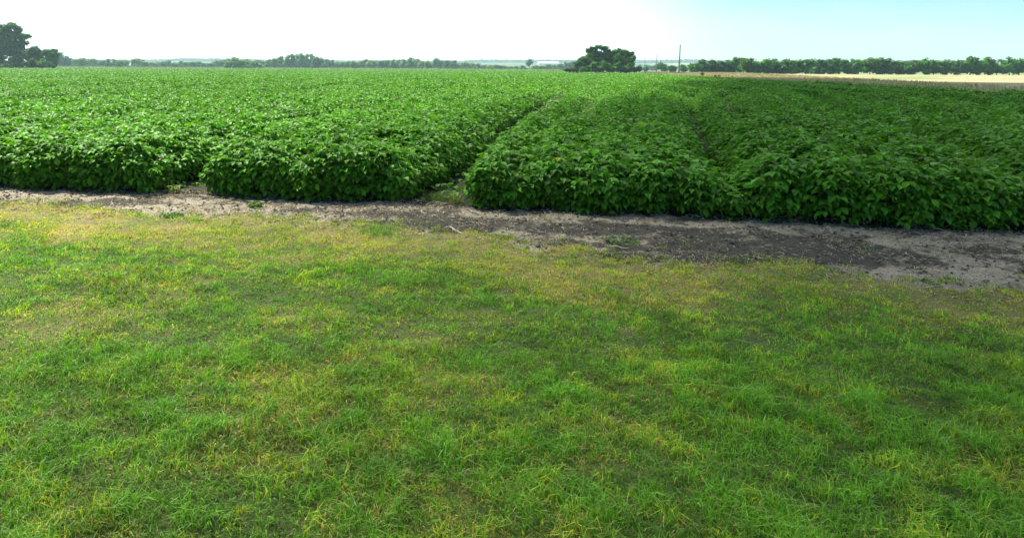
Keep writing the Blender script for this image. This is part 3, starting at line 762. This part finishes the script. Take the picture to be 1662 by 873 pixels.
o = va.build('dry_grass', M_STRAW); tag(o, 'tall tan dry grass along the far and right margins of the crop', 'dry grass', kind='stuff')
V, Fc = grid(0, 1, 0, 1, 24, 160, lambda a, b: a * 0)
D = V[:, 1] * 330 + 6; X = 26 + .261 * D + V[:, 0] * (40 + .5 * D)
V = np.stack([X, D, np.full(len(X), -.02)], 1)
T = np.array([.30, .26, .14]) * (1 + .2 * vnoise(X, D, 6, 99))[:, None] + np.array([-.12, -.03, -.06]) * sstep(.1, .5, vnoise(X, D, 14, 100))[:, None]
o = mesh_np('verge', V, Fc, M_SOIL, tint=T.clip(.02, 1)); tag(o, kind='structure')
# two dark upright weeds and a bush on the verge
def verge_weed(px, py, h, label, D):
    p = at(px, py, D); root = empty('tall_weed', (p.x, p.y, -.02)); tag(root, label, 'weed'); ac = Acc(); st = Acc(); n = 160
    z = rng.uniform(.15, 1, n) * h; r = .28 * (1 - .4 * z / h)
    a = rng.uniform(0, 6.28, n)
    ac.add(*diamonds(np.stack([np.cos(a) * r * .4, np.sin(a) * r * .4, z], 1), a, rng.normal(.1, .3, n), rng.normal(0, .4, n), rng.uniform(.08, .2, n), rng.uniform(.04, .09, n), np.array([.05, .07, .03]) * rng.normal(1, .2, (n, 1)).clip(.5, 1.5)))
    for k in range(4):
        V, Fc = tube([(0, 0, -.05), (random.uniform(-.1, .1), random.uniform(-.1, .1), h)], [.03, .012], 5); st.add(V, Fc, np.tile([.08, .08, .05], (len(V), 1)))
    ac.build('leaves', M_TREE, root); st.build('stem', M_TREE, root)
verge_weed(1161, 124, .8, 'dark upright weed on the dry verge, left of a similar one', 118)
verge_weed(1167.5, 124, .75, 'dark upright weed on the dry verge, right of a similar one', 118)
simple(1140, 117, 121.5, 6, 135, (.12, .2, .05), 'small green shrub on the dry verge below the dark belt', 'shrub', 'shrub', n=260, size=.16, seed=50, gaps=.5)
# volunteer plants in the crop
def volunteer(px, py, D, col, label):
    p = at(px, py, D); root = empty('volunteer_plant', (p.x, p.y, 0)); tag(root, label, 'plant'); n = 45; h = .88
    z = rng.uniform(.45, .85, n) * h; a = rng.uniform(0, 6.28, n); ac = Acc()
    ac.add(*diamonds(np.stack([np.zeros(n), np.zeros(n), z], 1), a, rng.normal(.4, .4, n), rng.normal(0, .3, n), rng.uniform(.1, .24, n), rng.uniform(.03, .07, n), np.array(col) * rng.normal(1, .15, (n, 1))))
    ac.build('leaves', M_GRASS, root)
    V, Fc = tube([(0, 0, -.02), (0, 0, h)], [.02, .01], 5); mesh_np('stem', V, Fc, M_GRASS, root, np.tile(col, (len(V), 1)))
volunteer(877, 123, 105, (.30, .40, .06), 'pale yellow green volunteer plant standing above the crop before the hills')
volunteer(1052, 128, 78, (.45, .42, .08), 'small bright yellow plant poking out of the crop below the shortest utility pole')

# ============================================================ utility poles
M_GLASS = plain_mat('insulator_glaze', (.25, .25, .26), .3)
def upole(px, ytop, D, h, label):
    p = at(px, 110, D); root = empty('utility_pole', (p.x, D, 0)); tag(root, label, 'utility pole', 'utility poles beside the road')
    V, Fc = tube([(0, 0, -.5), (-.03, 0, h * .5), (-.06, 0, h)], [.26, .22, .17], 12); mesh_np('pole', V, Fc, M_POLE, root, smooth=True)
    arm_a = Vector((1, .35, 0)).normalized()
    bm = np.array([(a, b, c) for a in (-1, 1) for b in (-1, 1) for c in (-1, 1)], float)
    f = np.array([(0, 1, 3, 2), (4, 6, 7, 5), (0, 4, 5, 1), (2, 3, 7, 6), (0, 2, 6, 4), (1, 5, 7, 3)])
    Vb = bm * np.array([.85, .05, .06]); c, s = cos(.9), sin(.9)
    Vb = np.stack([Vb[:, 0] * c - Vb[:, 1] * s - .1, Vb[:, 0] * s + Vb[:, 1] * c - .2, Vb[:, 2] + h - .35], 1)
    mesh_np('crossarm', Vb, f, M_POLE, root)
    for q in (-.75, .0, .75):
        V, Fc = tube([(q * c - .1, q * s - .2, h - .29 + (.36 if q == 0 else 0)), (q * c - .1, q * s - .2, h - .1 + (.36 if q == 0 else 0)), (q * c - .1, q * s - .2, h - .05 + (.36 if q == 0 else 0))], [.03, .06, .03], 8)
        if q: mesh_np('insulator', V, Fc, M_GLASS, root, smooth=True)
    return root
for px, yt, D, lb in ((1102.5, 73.5, 232, 'tallest and nearest bare wooden utility pole at the right, standing on the dry verge'),
                      (1065.5, 89.5, 400, 'middle utility pole of the three, beside the rounded dark tree'),
                      (1046.5, 95, 520, 'shortest and farthest utility pole, nearest to the clump right of centre')):
    hz = HZ + (px - 600) * tan(ROLL); upole(px, yt, D, CAM_H + (hz - yt) / F * D, lb)

# ============================================================ far shed, ridge woods
u = (887 - 600) / F; Ds = 2050
zz = float(hill_z(np.array([u * Ds]), np.array([float(Ds)]))[0])
sh = empty('long_shed', (u * Ds, Ds, zz)); tag(sh, 'long low white roofed shed far off on the hillside', 'shed')
M_WHITE = plain_mat('white_sheet_metal', (.8, .8, .8), .4); M_WALL = plain_mat('shed_wall', (.6, .6, .58), .8)
L_, W_, H_ = 29, 9, 4.0
V = [(-L_, -W_, -3), (L_, -W_, -3), (L_, W_, -3), (-L_, W_, -3), (-L_, -W_, H_), (L_, -W_, H_), (L_, W_, H_), (-L_, W_, H_)]
mesh_np('wall', V, [(0, 1, 5, 4), (1, 2, 6, 5), (2, 3, 7, 6), (3, 0, 4, 7)], M_WALL, sh)
V = [(-L_ - 1, -W_ - 1, H_), (L_ + 1, -W_ - 1, H_), (L_ + 1, 0, H_ + 4.5), (-L_ - 1, 0, H_ + 4.5), (L_ + 1, W_ + 1, H_), (-L_ - 1, W_ + 1, H_)]
mesh_np('roof', V, [(0, 1, 2, 3), (3, 2, 4, 5)], M_WHITE, sh)
ra = Acc(); n = 60000
pxs = rng.uniform(-300, 1800, n); D = rng.uniform(2450, 2950, n); X = (pxs - 600) / F * D
keep = vnoise(X, D, 260, 110) > -.35; X, D = X[keep], D[keep]; n = len(X)
z = hill_z(X, D) + rng.random(n) * 9
ra.add(*diamonds(np.stack([X, D, z], 1), rng.uniform(0, 6.28, n), rng.normal(-.2, .5, n), rng.normal(0, .6, n), rng.uniform(4, 9, n), rng.uniform(4, 8, n), np.array([.035, .07, .03]) * rng.normal(1, .2, (n, 1)).clip(.5, 1.5)))
o = ra.build('hill_woods', M_TREE); tag(o, 'far wooded ridge along the blue hills', 'woods', kind='stuff')

# ============================================================ cloud (unseen, high overhead), added to shade the right-hand side
CH = 340.0
off = Vector((sin(SUN_AZ), cos(SUN_AZ))) * (CH / tan(SUN_EL))
nu, nv = 150, 90
a_ = np.linspace(-110, 130, nu); b_ = np.linspace(0, 1, nv)
A_, B_ = np.meshgrid(a_, b_)
dirx, diry = .46, .888
left = 3.0 * vnoise(A_, 0, 17, 120) + 1.0 * vnoise(A_, 0, 5, 121)
W_ = left + B_ * (150 + 12 * vnoise(A_, 0, 30, 122))
cx = -0.9 + A_ * dirx + W_ * diry + off.x; cy = 8.0 + A_ * diry - W_ * dirx + off.y
th = 9 * np.sqrt(np.clip(np.minimum(np.minimum(B_, 1 - B_) * 9, np.minimum(A_ + 110, 130 - A_) / 20), 0, 1))
th = th * (1 + .35 * vnoise(cx, cy, 13, 123) + .25 * vnoise(cx, cy, 5, 124))
Vt = np.stack([cx, cy, CH + th * 1.6], -1).reshape(-1, 3); Vb = np.stack([cx, cy, CH - th * .35 - .02], -1).reshape(-1, 3)
i = np.arange(nv - 1)[:, None] * nu + np.arange(nu - 1)[None]
qt = np.stack([i, i + 1, i + nu + 1, i + nu], -1).reshape(-1, 4); qb = qt[:, ::-1] + nu * nv
M_SHADE_CLOUD = plain_mat('shade_cloud_white', (.85, .86, .88), 1.0)
o = mesh_np('added_shade_cloud', np.concatenate([Vt, Vb]), np.concatenate([qt, qb]), M_SHADE_CLOUD, smooth=True); tag(o, kind='structure')

# ============================================================ haze
hm = bpy.data.materials.new('haze'); hm.use_nodes = True; hn = hm.node_tree; hn.nodes.clear()
ho = hn.nodes.new('ShaderNodeOutputMaterial'); hv_ = hn.nodes.new('ShaderNodeVolumePrincipled')
hv_.inputs['Color'].default_value = (.66, .95, 1.0, 1); hv_.inputs['Density'].default_value = .00021; hv_.inputs['Anisotropy'].default_value = .2
hn.links.new(hv_.outputs[0], ho.inputs['Volume'])
bx = np.array([(a, b, c) for a in (-6100, 6100) for b in (-320, 4700) for c in (-1.4, 60)], float)
f = [(0, 1, 3, 2), (4, 6, 7, 5), (0, 4, 5, 1), (2, 3, 7, 6), (0, 2, 6, 4), (1, 5, 7, 3)]
o = mesh_np('haze', bx, f, hm); tag(o, 'thin pale haze over the fields and hills', 'haze', kind='stuff')
